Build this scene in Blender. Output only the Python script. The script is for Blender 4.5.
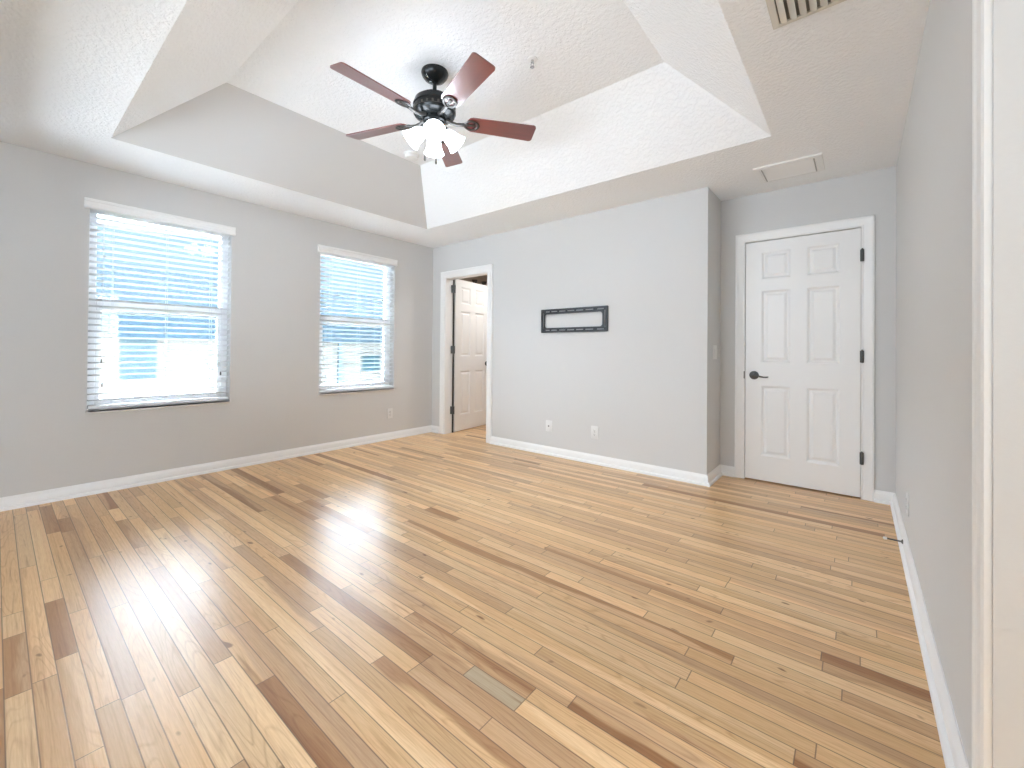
import bpy, bmesh, math, random
from mathutils import Vector, Matrix

for o in list(bpy.data.objects):
    bpy.data.objects.remove(o)
SC = bpy.context.scene
COL = SC.collection
random.seed(11)
R = math.radians

# ------------------------------------------------------------------ camera
F_PX, YAW, PP_Y, CAM_H, ROLL, PITCH = 423.03, R(39.279), 347.54, 1.0868, .0083, .0069
right0 = Vector((math.cos(YAW), math.sin(YAW), 0)); fwd0 = Vector((-math.sin(YAW), math.cos(YAW), 0)); up0 = Vector((0, 0, 1))
fwd = fwd0 * math.cos(PITCH) + up0 * math.sin(PITCH); up1 = up0 * math.cos(PITCH) - fwd0 * math.sin(PITCH)
rgt = right0 * math.cos(ROLL) + up1 * math.sin(ROLL); upv = up1 * math.cos(ROLL) - right0 * math.sin(ROLL)
cam_d = bpy.data.cameras.new('Camera'); cam = bpy.data.objects.new('Camera', cam_d); COL.objects.link(cam)
cam_d.sensor_fit = 'HORIZONTAL'; cam_d.sensor_width = 36; cam_d.lens = F_PX / 1024 * 36
cam_d.shift_y = (PP_Y - 384) / 1024; cam_d.clip_start = .01; cam_d.clip_end = 200
m = Matrix((rgt, upv, -fwd)).transposed().to_4x4(); m.translation = (0, 0, CAM_H)
cam.matrix_world = m
SC.camera = cam

# ------------------------------------------------------------------ exposure, sky, sun
SC.view_settings.view_transform = 'Standard'; SC.view_settings.look = 'None'
SC.view_settings.gamma = 1; SC.view_settings.use_curve_mapping = False
SC.view_settings.exposure = 1.16
SC.cycles.use_denoising = True
SC.cycles.max_bounces = 14; SC.cycles.diffuse_bounces = 10; SC.cycles.glossy_bounces = 4
SC.cycles.transparent_max_bounces = 16; SC.cycles.sample_clamp_indirect = 8
SC.cycles.caustics_reflective = False; SC.cycles.caustics_refractive = False

world = bpy.data.worlds.new('World'); SC.world = world; world.use_nodes = True
nt = world.node_tree; nt.nodes.clear()
wo = nt.nodes.new('ShaderNodeOutputWorld'); bg = nt.nodes.new('ShaderNodeBackground')
tc = nt.nodes.new('ShaderNodeTexCoord'); sp = nt.nodes.new('ShaderNodeSeparateXYZ')
nt.links.new(tc.outputs['Generated'], sp.inputs[0])
def sky_ramp(stops, src):
    c_ = nt.nodes.new('ShaderNodeValToRGB'); e_ = c_.color_ramp.elements
    e_[0].position, e_[0].color = stops[0]; e_[1].position, e_[1].color = stops[-1]
    for p_, q_ in stops[1:-1]: e_.new(p_).color = q_
    nt.links.new(src, c_.inputs[0]); return c_.outputs[0]
SKY_BASE, SKY_WEST = 1.1, 1040.0
base = sky_ramp(((0.0, (.21, .30, .37, 1)), (.25, (.30, .42, .52, 1)), (1.0, (.75, .86, 1.0, 1))), sp.outputs['Z'])
glow = sky_ramp(((.205, (0, 0, 0, 1)), (.25, (.022, .0245, .027, 1)), (.54, (.024, .0265, .029, 1)), (.66, (.86, .94, 1.0, 1)), (1.0, (.86, .94, 1.0, 1))), sp.outputs['Z'])
wx = nt.nodes.new('ShaderNodeMapRange'); wx.inputs[1].default_value = .10; wx.inputs[2].default_value = -.30
nt.links.new(sp.outputs['X'], wx.inputs[0])
vm = nt.nodes.new('ShaderNodeVectorMath'); vm.operation = 'SCALE'; nt.links.new(glow, vm.inputs[0])
mw = nt.nodes.new('ShaderNodeMath'); mw.operation = 'MULTIPLY'; nt.links.new(wx.outputs[0], mw.inputs[0]); mw.inputs[1].default_value = SKY_WEST
nt.links.new(mw.outputs[0], vm.inputs['Scale'])
vb = nt.nodes.new('ShaderNodeVectorMath'); vb.operation = 'SCALE'; nt.links.new(base, vb.inputs[0]); vb.inputs['Scale'].default_value = SKY_BASE
va = nt.nodes.new('ShaderNodeVectorMath'); va.operation = 'ADD'; nt.links.new(vm.outputs[0], va.inputs[0]); nt.links.new(vb.outputs[0], va.inputs[1])
nt.links.new(va.outputs[0], bg.inputs[0]); nt.links.new(bg.outputs[0], wo.inputs[0]); bg.inputs[1].default_value = 1.0
world.cycles.sampling_method = 'MANUAL'; world.cycles.sample_map_resolution = 512

sun_d = bpy.data.lights.new('Sun', 'SUN'); sun_d.energy = 6; sun_d.angle = R(1.0); sun_d.color = (1, .96, .9)
sun = bpy.data.objects.new('Sun', sun_d); COL.objects.link(sun)
sun.rotation_euler = Vector((-.62, -.05, -.78)).to_track_quat('-Z', 'Y').to_euler()
LAMP = 6.0          # the frosted glass shades of the fan light
HALL_W, BATH_W, NEAR_W = 70, 9, 44  # power of the added fill lights

# ------------------------------------------------------------------ geometry of the room
XL, YB, XB, YA, XR, H, YN = -4.382, 3.683, -.952, 4.104, .2105, 2.44, -.16
HT = 2.85
TRO = (-3.745, -.42, .46, 3.06)      # tray opening x0 x1 y0 y1
TRI = (-3.25, -.915, .955, 2.563)

# ------------------------------------------------------------------ materials
def mat(name, color, rough=.5, metal=0.0, spec=.5, coat=0.0):
    mt = bpy.data.materials.new(name); mt.use_nodes = True
    b = mt.node_tree.nodes['Principled BSDF']
    b.inputs['Base Color'].default_value = (*color, 1); b.inputs['Roughness'].default_value = rough
    b.inputs['Metallic'].default_value = metal; b.inputs['Specular IOR Level'].default_value = spec
    b.inputs['Coat Weight'].default_value = coat; b.inputs['Coat Roughness'].default_value = .12
    return mt
def nodes(mt): return mt.node_tree.nodes, mt.node_tree.links, mt.node_tree.nodes['Principled BSDF']
def add_bump(mt, scale, strength, dist=.01, detail=3, kind='noise', mottle=0.0):
    n, l, b = nodes(mt)
    t = n.new('ShaderNodeTexCoord'); x = n.new('ShaderNodeTexNoise'); x.inputs['Scale'].default_value = scale
    x.inputs['Detail'].default_value = detail; l.new(t.outputs['Object'], x.inputs['Vector'])
    src = x.outputs['Fac']
    if kind == 'knock':
        r = n.new('ShaderNodeValToRGB'); r.color_ramp.elements[0].position = .42; r.color_ramp.elements[1].position = .60
        l.new(src, r.inputs[0]); src = r.outputs[0]
    bu = n.new('ShaderNodeBump'); bu.inputs['Strength'].default_value = strength; bu.inputs['Distance'].default_value = dist
    l.new(src, bu.inputs['Height']); l.new(bu.outputs[0], b.inputs['Normal'])
    if mottle:
        c = list(b.inputs['Base Color'].default_value)
        mx = n.new('ShaderNodeMix'); mx.data_type = 'RGBA'
        x2 = n.new('ShaderNodeTexNoise'); x2.inputs['Scale'].default_value = scale * .5; l.new(t.outputs['Object'], x2.inputs['Vector'])
        l.new(x2.outputs['Fac'], mx.inputs[0])
        mx.inputs[6].default_value = (*[v * (1 - mottle) for v in c[:3]], 1); mx.inputs[7].default_value = (*[min(1, v * (1 + mottle)) for v in c[:3]], 1)
        l.new(mx.outputs[2], b.inputs['Base Color'])
    return mt
WALL_C = (.645, .642, .635)
M_wall = add_bump(mat('greige_wall_paint', WALL_C, .6, spec=.3), 160, .10, .003, mottle=.012)
M_ceil = add_bump(mat('knockdown_ceiling', (.91, .92, .93), .8, spec=.2), 50, .42, .005, 4, 'knock', mottle=.01)
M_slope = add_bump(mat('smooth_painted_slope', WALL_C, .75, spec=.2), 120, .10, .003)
M_trim = mat('white_semigloss_trim', (.87, .87, .865), .35)
M_door = add_bump(mat('white_door_paint', (.88, .88, .875), .38), 260, .05, .001)
M_plate = mat('white_plastic_plate', (.76, .758, .75), .35)
M_slot = mat('socket_slot_dark', (.08, .075, .07), .5)
M_vinyl = mat('white_vinyl_frame', (.86, .87, .88), .35)
M_slat = mat('white_blind_slat', (.80, .81, .82), .4)
n, l, b = nodes(M_slat)
tl = n.new('ShaderNodeBsdfTranslucent'); tl.inputs[0].default_value = (.85, .88, .92, 1)
ms = n.new('ShaderNodeMixShader'); ms.inputs[0].default_value = .05
l.new(b.outputs[0], ms.inputs[1]); l.new(tl.outputs[0], ms.inputs[2]); l.new(ms.outputs[0], n['Material Output'].inputs[0])
M_cord = mat('pale_blind_cord', (.70, .72, .74), .7)
M_tassel = mat('grey_cord_tassel', (.10, .10, .11), .5)
M_bronze = mat('oil_rubbed_bronze', (.085, .084, .082), .42, .2)
M_black = mat('black_fan_enamel', (.012, .013, .013), .25, 0, .35)
M_steel = mat('antique_pewter', (.085, .08, .075), .38, .8)
M_mount = mat('charcoal_powder_coat', (.045, .047, .052), .45, .3)
M_gap_strip = mat('dark_gap_strip', (.035, .035, .034), .6)
M_ivory = mat('ivory_painted_metal', (.66, .63, .56), .45)
M_filter = mat('return_filter_cloth', (.84, .83, .82), .9)
M_latch = mat('grey_latch_metal', (.42, .41, .40), .5)
M_dark = mat('duct_interior', (.20, .19, .165), .9)
M_chrome = mat('bright_chrome', (.62, .62, .62), .18, 1.0)
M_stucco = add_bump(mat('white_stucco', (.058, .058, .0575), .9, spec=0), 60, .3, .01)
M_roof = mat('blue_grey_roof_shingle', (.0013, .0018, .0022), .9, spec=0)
M_eave_shade = mat('blue_eave_shade_board', (.0125, .021, .030), .6, spec=0)  # shadow under the eave, put into the colour
M_spout = mat('blue_grey_downspout', (.03, .045, .06), .6, spec=.1)
M_bluewin = mat('blue_reflecting_window', (.008, .020, .028), .3, spec=.05)
M_lawn = mat('dark_lawn', (.06, .075, .045), 1, spec=0)
M_ground = add_bump(mat('added_grey_paving', (.10, .099, .097), .95, spec=.1), 8, .2, .01)
M_bath = mat('tan_wall_paint', (.56, .50, .45), .7)

M_glass = bpy.data.materials.new('window_glass'); M_glass.use_nodes = True
n = M_glass.node_tree.nodes; l = M_glass.node_tree.links; n.clear()
o_ = n.new('ShaderNodeOutputMaterial'); tr = n.new('ShaderNodeBsdfTransparent'); gl = n.new('ShaderNodeBsdfGlossy'); mx = n.new('ShaderNodeMixShader'); fr = n.new('ShaderNodeFresnel')
gl.inputs['Roughness'].default_value = .02; tr.inputs[0].default_value = (.93, .97, 1.0, 1); fr.inputs[0].default_value = 1.45
l.new(fr.outputs[0], mx.inputs[0]); l.new(tr.outputs[0], mx.inputs[1]); l.new(gl.outputs[0], mx.inputs[2]); l.new(mx.outputs[0], o_.inputs[0])

M_shade = bpy.data.materials.new('lit_frosted_glass'); M_shade.use_nodes = True
n, l, b = nodes(M_shade)
b.inputs['Base Color'].default_value = (.95, .94, .92, 1); b.inputs['Roughness'].default_value = .35
b.inputs['Emission Color'].default_value = (.82, .92, 1.04, 1); b.inputs['Emission Strength'].default_value = LAMP

def wood(name, c1, c2, rough, scale=(3, 40, 40)):
    mt = mat(name, c1, rough, spec=.8, coat=1.0); n, l, b = nodes(mt); b.inputs['Coat IOR'].default_value = 1.9; b.inputs['Coat Roughness'].default_value = .30
    t = n.new('ShaderNodeTexCoord'); mp = n.new('ShaderNodeMapping'); mp.inputs['Scale'].default_value = scale
    x = n.new('ShaderNodeTexNoise'); x.inputs['Scale'].default_value = 1; x.inputs['Detail'].default_value = 5; x.inputs['Distortion'].default_value = .4
    mxx = n.new('ShaderNodeMix'); mxx.data_type = 'RGBA'; mxx.inputs[6].default_value = (*c1, 1); mxx.inputs[7].default_value = (*c2, 1)
    l.new(t.outputs['Object'], mp.inputs[0]); l.new(mp.outputs[0], x.inputs['Vector']); l.new(x.outputs['Fac'], mxx.inputs[0]); l.new(mxx.outputs[2], b.inputs['Base Color'])
    return mt
M_blade = wood('cherry_blade_veneer', (.20, .012, .012), (.085, .006, .007), .34, (4, 60, 60))

# floor material: per-plank colours come from attributes, grain from noise along the plank
M_floor = bpy.data.materials.new('hickory_strip_floor'); M_floor.use_nodes = True
n, l, b = nodes(M_floor)
def N(t, **k):
    q = n.new(t)
    for a_, v_ in k.items(): setattr(q, a_, v_)
    return q
def math_(op, a, bb=None, c=None, clamp=False):
    q = N('ShaderNodeMath', operation=op); q.use_clamp = clamp
    for i, v in enumerate((a, bb, c)):
        if v is None: continue
        if isinstance(v, (int, float)): q.inputs[i].default_value = v
        else: l.new(v, q.inputs[i])
    return q.outputs[0]
uv = N('ShaderNodeUVMap', uv_map='UVMap'); uve = N('ShaderNodeUVMap', uv_map='Ends')
a1 = N('ShaderNodeAttribute', attribute_name='tone_a'); a2 = N('ShaderNodeAttribute', attribute_name='tone_b')
su = N('ShaderNodeSeparateXYZ'); l.new(uv.outputs[0], su.inputs[0]); se = N('ShaderNodeSeparateXYZ'); l.new(uve.outputs[0], se.inputs[0])
U, V = su.outputs[0], su.outputs[1]
def tex(su_, sv_, scale=1, detail=4, dist=0.0):
    cx = N('ShaderNodeCombineXYZ'); l.new(math_('MULTIPLY', U, su_), cx.inputs[0]); l.new(math_('MULTIPLY', V, sv_), cx.inputs[1])
    l.new(math_('FLOOR', math_('MULTIPLY', U, .1)), cx.inputs[2])
    x = N('ShaderNodeTexNoise'); x.inputs['Scale'].default_value = scale; x.inputs['Detail'].default_value = detail; x.inputs['Distortion'].default_value = dist
    l.new(cx.outputs[0], x.inputs['Vector']); return x.outputs['Fac']
def ramp(src, p0, p1):
    r = N('ShaderNodeMapRange'); r.inputs[1].default_value = p0; r.inputs[2].default_value = p1; r.clamp = True
    l.new(src, r.inputs[0]); return r.outputs[0]
def mixc(fac, A, B, mode='MIX'):
    q = N('ShaderNodeMix', data_type='RGBA', blend_type=mode)
    if isinstance(fac, (int, float)): q.inputs[0].default_value = fac
    else: l.new(fac, q.inputs[0])
    for i, v in ((6, A), (7, B)):
        if isinstance(v, tuple): q.inputs[i].default_value = v
        else: l.new(v, q.inputs[i])
    return q.outputs[2]
heart = ramp(math_('ADD', V, math_('MULTIPLY', math_('SUBTRACT', tex(1.6, .35, 1, 2), .5), 2.2)), .42, .62)
c0 = mixc(heart, a1.outputs['Color'], a2.outputs['Color'])
fine = tex(5, 5.0, 3, 6, .3)
c1 = mixc(math_('MULTIPLY', ramp(fine, .35, .72), .38), c0, (.66, .52, .40, 1), 'MULTIPLY')
ring = math_('FRACT', math_('MULTIPLY', tex(1.3, .75, 1, 1, .25), 13.0))       # cathedral figure
ringm = math_('MULTIPLY', ramp(math_('ABSOLUTE', math_('SUBTRACT', ring, .5)), .32, .5), math_('MULTIPLY', ramp(tex(.5, .3, 1, 1), .42, .6), .42))
c2 = mixc(ringm, c1, (.60, .44, .33, 1), 'MULTIPLY')
streak = math_('MULTIPLY', ramp(tex(1.1, 2.2, 1.6, 3, .6), .63, .74), .65)         # mineral streaks
c3 = mixc(streak, c2, (.52, .36, .26, 1), 'MULTIPLY')
c3 = mixc(math_('MULTIPLY', ramp(tex(.55, 7.0, 1, 3), .50, .68), .30), c3, (.60, .44, .31, 1), 'MULTIPLY')
knot = math_('MULTIPLY', ramp(tex(9, 1.1, 1.2, 1), .74, .80), .9)
c4 = mixc(knot, c3, (.30, .19, .12, 1), 'MULTIPLY')
edge = ramp(math_('MINIMUM', math_('MULTIPLY', math_('MINIMUM', V, math_('SUBTRACT', 1.0, V)), .0572), math_('MINIMUM', se.outputs[0], se.outputs[1])), .0006, .0024)
c5 = mixc(math_('MULTIPLY', math_('SUBTRACT', 1.0, edge), .84), c4, (.16, .09, .05, 1))
l.new(c5, b.inputs['Base Color'])
rg = math_('ADD', .26, math_('MULTIPLY', fine, .10)); l.new(rg, b.inputs['Roughness'])
b.inputs['Specular IOR Level'].default_value = .5
bu = N('ShaderNodeBump'); bu.inputs['Strength'].default_value = .12; bu.inputs['Distance'].default_value = .001
l.new(math_('ADD', edge, math_('MULTIPLY', tex(.35, .8, 1, 1), .9)), bu.inputs['Height']); l.new(bu.outputs[0], b.inputs['Normal'])

# ------------------------------------------------------------------ builders
def link(name, me, material, parent=None, loc=None, rot=None):
    o = bpy.data.objects.new(name, me); COL.objects.link(o)
    if material is not None and len(me.materials) == 0: me.materials.append(material)
    if parent is not None: o.parent = parent
    if loc is not None: o.location = loc
    if rot is not None: o.rotation_euler = rot
    return o
def tag(o, label, cat, group=None, kind=None):
    o['label'] = label; o['category'] = cat
    if group: o['group'] = group
    if kind: o['kind'] = kind
    return o
def empty(name, loc=(0, 0, 0), rz=0.0):
    o = bpy.data.objects.new(name, None); COL.objects.link(o); o.location = loc; o.rotation_euler = (0, 0, rz); o.empty_display_size = .05
    return o
def struct(o, label, cat): return tag(o, label, cat, kind='structure')
class MB:
    def __init__(s): s.bm = bmesh.new()
    def box(s, x0, x1, y0, y1, z0, z1, bevel=0.0, mtx=None, seg=2):
        r = bmesh.ops.create_cube(s.bm, size=1.0)
        vs = r['verts']
        for v in vs: v.co = Vector(((x0 + x1) / 2 + v.co.x * (x1 - x0), (y0 + y1) / 2 + v.co.y * (y1 - y0), (z0 + z1) / 2 + v.co.z * (z1 - z0)))
        if bevel:
            es = list({e for v in vs for e in v.link_edges})
            rb = bmesh.ops.bevel(s.bm, geom=es, offset=bevel, segments=seg, affect='EDGES', profile=.5)
            vs = list({v for f in rb['faces'] for v in f.verts} | {v for v in vs if v.is_valid})
        if mtx is not None: bmesh.ops.transform(s.bm, matrix=mtx, verts=vs)
        return s
    def quad(s, *p):
        vs = [s.bm.verts.new(q) for q in p]; return s.bm.faces.new(vs)
    def lathe(s, prof, seg=40, mtx=None, closed=False):
        rings = []; M_ = mtx or Matrix()
        for r, z in prof:
            if r < 1e-6: rings.append([s.bm.verts.new(M_ @ Vector((0, 0, z)))])
            else: rings.append([s.bm.verts.new(M_ @ Vector((r * math.cos(2 * math.pi * i / seg), r * math.sin(2 * math.pi * i / seg), z))) for i in range(seg)])
        pairs = list(zip(rings, rings[1:])) + ([(rings[-1], rings[0])] if closed else [])
        for a, b_ in pairs:
            for i in range(seg):
                j = (i + 1) % seg
                if len(a) == 1 and len(b_) == 1: continue
                if len(a) == 1: s.bm.faces.new((a[0], b_[j], b_[i]))
                elif len(b_) == 1: s.bm.faces.new((a[i], a[j], b_[0]))
                else: s.bm.faces.new((a[i], a[j], b_[j], b_[i]))
        return s
    def tube(s, pts, rad, seg=10):
        pts = [Vector(p) for p in pts]; rings = []
        rads = rad if isinstance(rad, (list, tuple)) else [rad] * len(pts)
        for i, p in enumerate(pts):
            d = (pts[min(i + 1, len(pts) - 1)] - pts[max(i - 1, 0)]).normalized()
            a = d.cross(Vector((0, 0, 1))) if abs(d.z) < .95 else d.cross(Vector((1, 0, 0)))
            a.normalize(); c_ = d.cross(a)
            rings.append([s.bm.verts.new(p + (a * math.cos(2 * math.pi * k / seg) + c_ * math.sin(2 * math.pi * k / seg)) * rads[i]) for k in range(seg)])
        for a, b_ in zip(rings, rings[1:]):
            for k in range(seg): s.bm.faces.new((a[k], a[(k + 1) % seg], b_[(k + 1) % seg], b_[k]))
        s.bm.faces.new(rings[0][::-1]); s.bm.faces.new(rings[-1])
        return s
    def grid_sweep(s, rows, close_ends=True):
        """rows: list of cross sections (equal length closed loops)"""
        V_ = [[s.bm.verts.new(p) for p in r] for r in rows]; k = len(rows[0])
        for a, b_ in zip(V_, V_[1:]):
            for i in range(k): s.bm.faces.new((a[i], a[(i + 1) % k], b_[(i + 1) % k], b_[i]))
        if close_ends: s.bm.faces.new(V_[0][::-1]); s.bm.faces.new(V_[-1])
        return s
    def build(s, name, material, parent=None, loc=None, rot=None, smooth=False, angle=35):
        bmesh.ops.recalc_face_normals(s.bm, faces=s.bm.faces)
        me = bpy.data.meshes.new(name); s.bm.to_mesh(me); s.bm.free()
        if smooth:
            for p in me.polygons: p.use_smooth = True
            me.set_sharp_from_angle(angle=R(angle))
        return link(name, me, material, parent, loc, rot)

def wall(name, P, u0, u1, z0, z1, holes, material, label, thick):
    """Wall with rectangular holes. P(u, d, z) -> point, d = depth behind the room face.  holes: (u0,u1,z0,z1,depth or None=through)"""
    w = MB()
    us = sorted({u0, u1, *[h[0] for h in holes], *[h[1] for h in holes]}); zs = sorted({z0, z1, *[h[2] for h in holes], *[h[3] for h in holes]})
    def inside(a, b_, c_, d_):
        for h in holes:
            if h[0] - 1e-6 <= a and b_ <= h[1] + 1e-6 and h[2] - 1e-6 <= c_ and d_ <= h[3] + 1e-6: return h
    for a, b_ in zip(us, us[1:]):
        for c_, d_ in zip(zs, zs[1:]):
            h = inside(a, b_, c_, d_)
            dep = [0, thick] if h is None else ([] if h[4] is None else [h[4], thick])
            for dd in dep: w.quad(P(a, dd, c_), P(b_, dd, c_), P(b_, dd, d_), P(a, dd, d_))
    for h in holes:
        t = thick if h[4] is None else h[4]
        a, b_, c_, d_ = h[:4]
        for (p, q) in (((a, c_), (a, d_)), ((b_, c_), (b_, d_)), ((a, d_), (b_, d_))) + ((((a, c_), (b_, c_)),) if c_ > z0 + 1e-6 else ()):
            w.quad(P(p[0], 0, p[1]), P(q[0], 0, q[1]), P(q[0], t, q[1]), P(p[0], t, p[1]))
    for a, b_ in ((u0, u0), (u1, u1)): w.quad(P(a, 0, z0), P(a, 0, z1), P(a, thick, z1), P(a, thick, z0))
    w.quad(P(u0, 0, z1), P(u1, 0, z1), P(u1, thick, z1), P(u0, thick, z1))
    bmesh.ops.remove_doubles(w.bm, verts=w.bm.verts, dist=1e-5)
    return struct(w.build(name, material), label, 'wall')

# ------------------------------------------------------------------ walls
WIN = [(.432, 1.345, .615, 2.158), (2.160, 3.083, .615, 2.158)]
wall('wall_left', lambda u, d, z: (XL - d, u, z), YN - .3, YB + .12, 0, H, [(*w_, None) for w_ in WIN], M_wall,
     'long greige wall holding the two windows with white blinds', .20)
DL = (-4.135, -3.385, 0, 2.02)                                                       # open doorway in the back wall
wall('wall_back', lambda u, d, z: (u, YB + d, z), XL, XB - .10, 0, H, [(*DL, None)], M_wall,
     'greige far wall carrying the dark bracket, left of the recess', .12)
wall('wall_recess_side', lambda u, d, z: (XB - d, u, z), YB, YA, 0, H, [], M_wall, 'narrow return wall at the side of the door recess, with the light switch', .10)
DR = (-.755, .018, 0, 2.032)
wall('wall_recess', lambda u, d, z: (u, YA + d, z), XB - .12, XR + .12, 0, H, [(*DR, .06)], M_wall, 'greige wall at the end of the recess holding the closed door', .14)
wall('wall_right', lambda u, d, z: (XR + d, u, z), .36, YA, 0, H, [(.38, 1.271, 0, 2.03, None)], M_wall,
     'pale wall along the right side of the room with a cased opening', .13)
FILL_WIN = (-3.95, -.60, 1.30, 2.28)  # opening for the added fill window
wall('wall_near', lambda u, d, z: (u, YN - d, z), XL, XR + .13, 0, H, [(*FILL_WIN, .115)], M_wall, 'greige wall closing the room behind the camera', .12)
w = MB(); w.box(XR, XR + .13, YN - .12, .36, 0, H)
struct(w.build('wall_corner', M_wall), 'short wall stub between the cased opening and the near wall', 'wall')

# ------------------------------------------------------------------ ceiling: low border, four sloped sides, raised middle
c = MB(); x0, x1, y0, y1 = TRO; a0, a1_, b0, b1 = TRI
ex0, ex1, ey0, ey1 = XL - .2, XR + .13, YN - .12, YB
for q in (((ex0, ey0), (ex1, ey0), (x1, y0), (x0, y0)), ((ex1, ey0), (ex1, ey1), (x1, y1), (x1, y0)), ((ex1, ey1), (ex0, ey1), (x0, y1), (x1, y1)), ((ex0, ey1), (ex0, ey0), (x0, y0), (x0, y1)),
          ((XB - .12, YB), (ex1, YB), (ex1, YA + .14), (XB - .12, YA + .14))):
    c.quad(*[(p[0], p[1], H) for p in q])
c.quad((a0, b0, HT), (a1_, b0, HT), (a1_, b1, HT), (a0, b1, HT))
c.quad((x0, y0, H), (x1, y0, H), (a1_, b0, HT), (a0, b0, HT)); c.quad((x1, y0, H), (x1, y1, H), (a1_, b1, HT), (a1_, b0, HT)); c.quad((x1, y1, H), (x0, y1, H), (a0, b1, HT), (a1_, b1, HT))
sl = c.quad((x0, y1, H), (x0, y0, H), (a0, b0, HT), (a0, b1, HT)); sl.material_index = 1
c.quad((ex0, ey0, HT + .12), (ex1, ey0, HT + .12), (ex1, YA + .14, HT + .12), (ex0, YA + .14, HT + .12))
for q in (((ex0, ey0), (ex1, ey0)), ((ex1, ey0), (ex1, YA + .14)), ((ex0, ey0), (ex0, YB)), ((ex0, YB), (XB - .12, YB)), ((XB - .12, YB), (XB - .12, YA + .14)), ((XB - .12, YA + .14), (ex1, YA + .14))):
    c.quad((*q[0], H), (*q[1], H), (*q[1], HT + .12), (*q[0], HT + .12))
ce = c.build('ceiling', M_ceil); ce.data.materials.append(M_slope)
for p in ce.data.polygons:        # material index survives the bmesh; normals may face either way
    pass
struct(ce, 'white textured tray ceiling with one smooth greige slope', 'ceiling')

# ------------------------------------------------------------------ floor: strips laid along x, one quad per board
PW, PO = .0572, .0294
LIGHT = [(.79, .53, .28), (.83, .565, .31), (.75, .49, .25), (.87, .62, .355), (.79, .52, .27), (.70, .45, .23), (.84, .59, .335)]
MID = [(.62, .385, .205), (.65, .41, .22), (.68, .44, .245), (.60, .38, .21)]
DARK = [(.37, .175, .07), (.43, .225, .095), (.49, .27, .125)]
GREY = [(.53, .42, .275)]
FIX = [  # boards one can pick out: x0, x1, y, tone a, tone b
    (-2.66, -2.15, .18, DARK[2], DARK[1]), (-1.50, -.95, .563, DARK[1], DARK[0]), (-1.30, -.60, .876, DARK[2], LIGHT[0]),
    (-1.02, -.80, 1.01, GREY[0], GREY[0]), (-1.42, -.80, 1.075, MID[0], DARK[2]), (-2.19, -1.62, .79, MID[3], LIGHT[1]),
    (-.10, .40, 1.862, DARK[0], DARK[1]), (-3.33, -2.67, 1.327, DARK[2], MID[0]), (-3.47, -3.00, 1.567, DARK[2], DARK[2]),
    (-3.93, -2.87, 1.46, MID[0], LIGHT[2]), (-2.28, -1.98, 1.868, DARK[1], DARK[1]), (-2.63, -1.75, .845, MID[0], MID[3]),
    (-3.89, -3.60, .263, DARK[1], DARK[2]), (-3.58, -3.02, .517, MID[0], DARK[2]), (-2.67, -1.71, .505, MID[0], MID[3]),
    (-1.33, -.44, 1.934, DARK[2], MID[0]), (-1.49, -.81, 2.35, MID[0], MID[3]), (-2.45, -2.03, .04, MID[3], DARK[2]), (-1.60, -.81, 2.95, MID[0], LIGHT[5]),
    (-2.10, -1.66, -.02, DARK[2], MID[0]), (-2.9, -2.4, 2.62, MID[0], MID[1]), (-1.95, -1.3, 3.3, MID[3], MID[0]), (-.5, .1, 3.52, MID[0], MID[3])]
rng = random.Random(5)
me = bpy.data.meshes.new('floor'); vs, fs, uvs, ends, ta, tb = [], [], [], [], [], []
fx0, fx1 = XL - .95, 3.1
k0, k1 = math.floor((YN - .35 - PO) / PW), math.ceil((5.6 - PO) / PW)
def pick():
    r = rng.random()
    if r < .72: t = rng.choice(LIGHT); s = t if rng.random() < .7 else rng.choice(LIGHT + MID)
    elif r < .95: t = rng.choice(MID); s = rng.choice(MID + LIGHT[:3])
    else: t = rng.choice(DARK + MID); s = rng.choice(DARK + MID)
    j = 1 + rng.uniform(-.09, .09)
    return tuple(v * j for v in t), tuple(v * j for v in s)
def board(xa, xb_, k, A, B):
    i = len(vs); ya_, yb_ = PO + k * PW, PO + (k + 1) * PW
    vs.extend([(xa, ya_, 0), (xb_, ya_, 0), (xb_, yb_, 0), (xa, yb_, 0)]); fs.append((i, i + 1, i + 2, i + 3))
    off = rng.randint(0, 400) * 10 + rng.uniform(1, 6); L = xb_ - xa
    fl = rng.random() < .5
    uvs.extend([(off, 1 if fl else 0), (off + L, 1 if fl else 0), (off + L, 0 if fl else 1), (off, 0 if fl else 1)])
    ends.extend([(0, L), (L, 0), (L, 0), (0, L)])
    ta.extend([(*A, 1)] * 4); tb.extend([(*B, 1)] * 4)
for k in range(k0, k1):
    fixed = sorted([f for f in FIX if math.floor((f[2] - PO) / PW) == k])
    x = fx0 - rng.uniform(0, .5)
    segs = []
    for f in fixed + [None]:
        lim = f[0] if f else fx1
        while x < lim - 1e-6:
            L = rng.choice((rng.uniform(.3, .7), rng.uniform(.6, 1.4), rng.uniform(.8, 2.0)))
            xe = x + L
            if xe > lim - .2: xe = lim
            segs.append((x, xe, None)); x = xe
        if f: segs.append((f[0], f[1], f)); x = f[1]
    for s in segs:
        if s[2] is None: A, B = pick()
        else: A, B = s[2][3], s[2][4]
        board(s[0], s[1], k, A, B)
me.from_pydata(vs, [], fs)
for nm, dat in (('UVMap', uvs), ('Ends', ends)):
    lay = me.uv_layers.new(name=nm)
    for i, p in enumerate(dat): lay.data[i].uv = p
for nm, dat in (('tone_a', ta), ('tone_b', tb)):
    at = me.attributes.new(nm, 'FLOAT_COLOR', 'CORNER')
    for i, p in enumerate(dat): at.data[i].color = p
struct(link('floor', me, M_floor), 'varied light and brown hardwood strip floor', 'floor')
w = MB(); w.box(fx0, fx1, YN - .4, 5.6, -.2, -.012)
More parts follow.
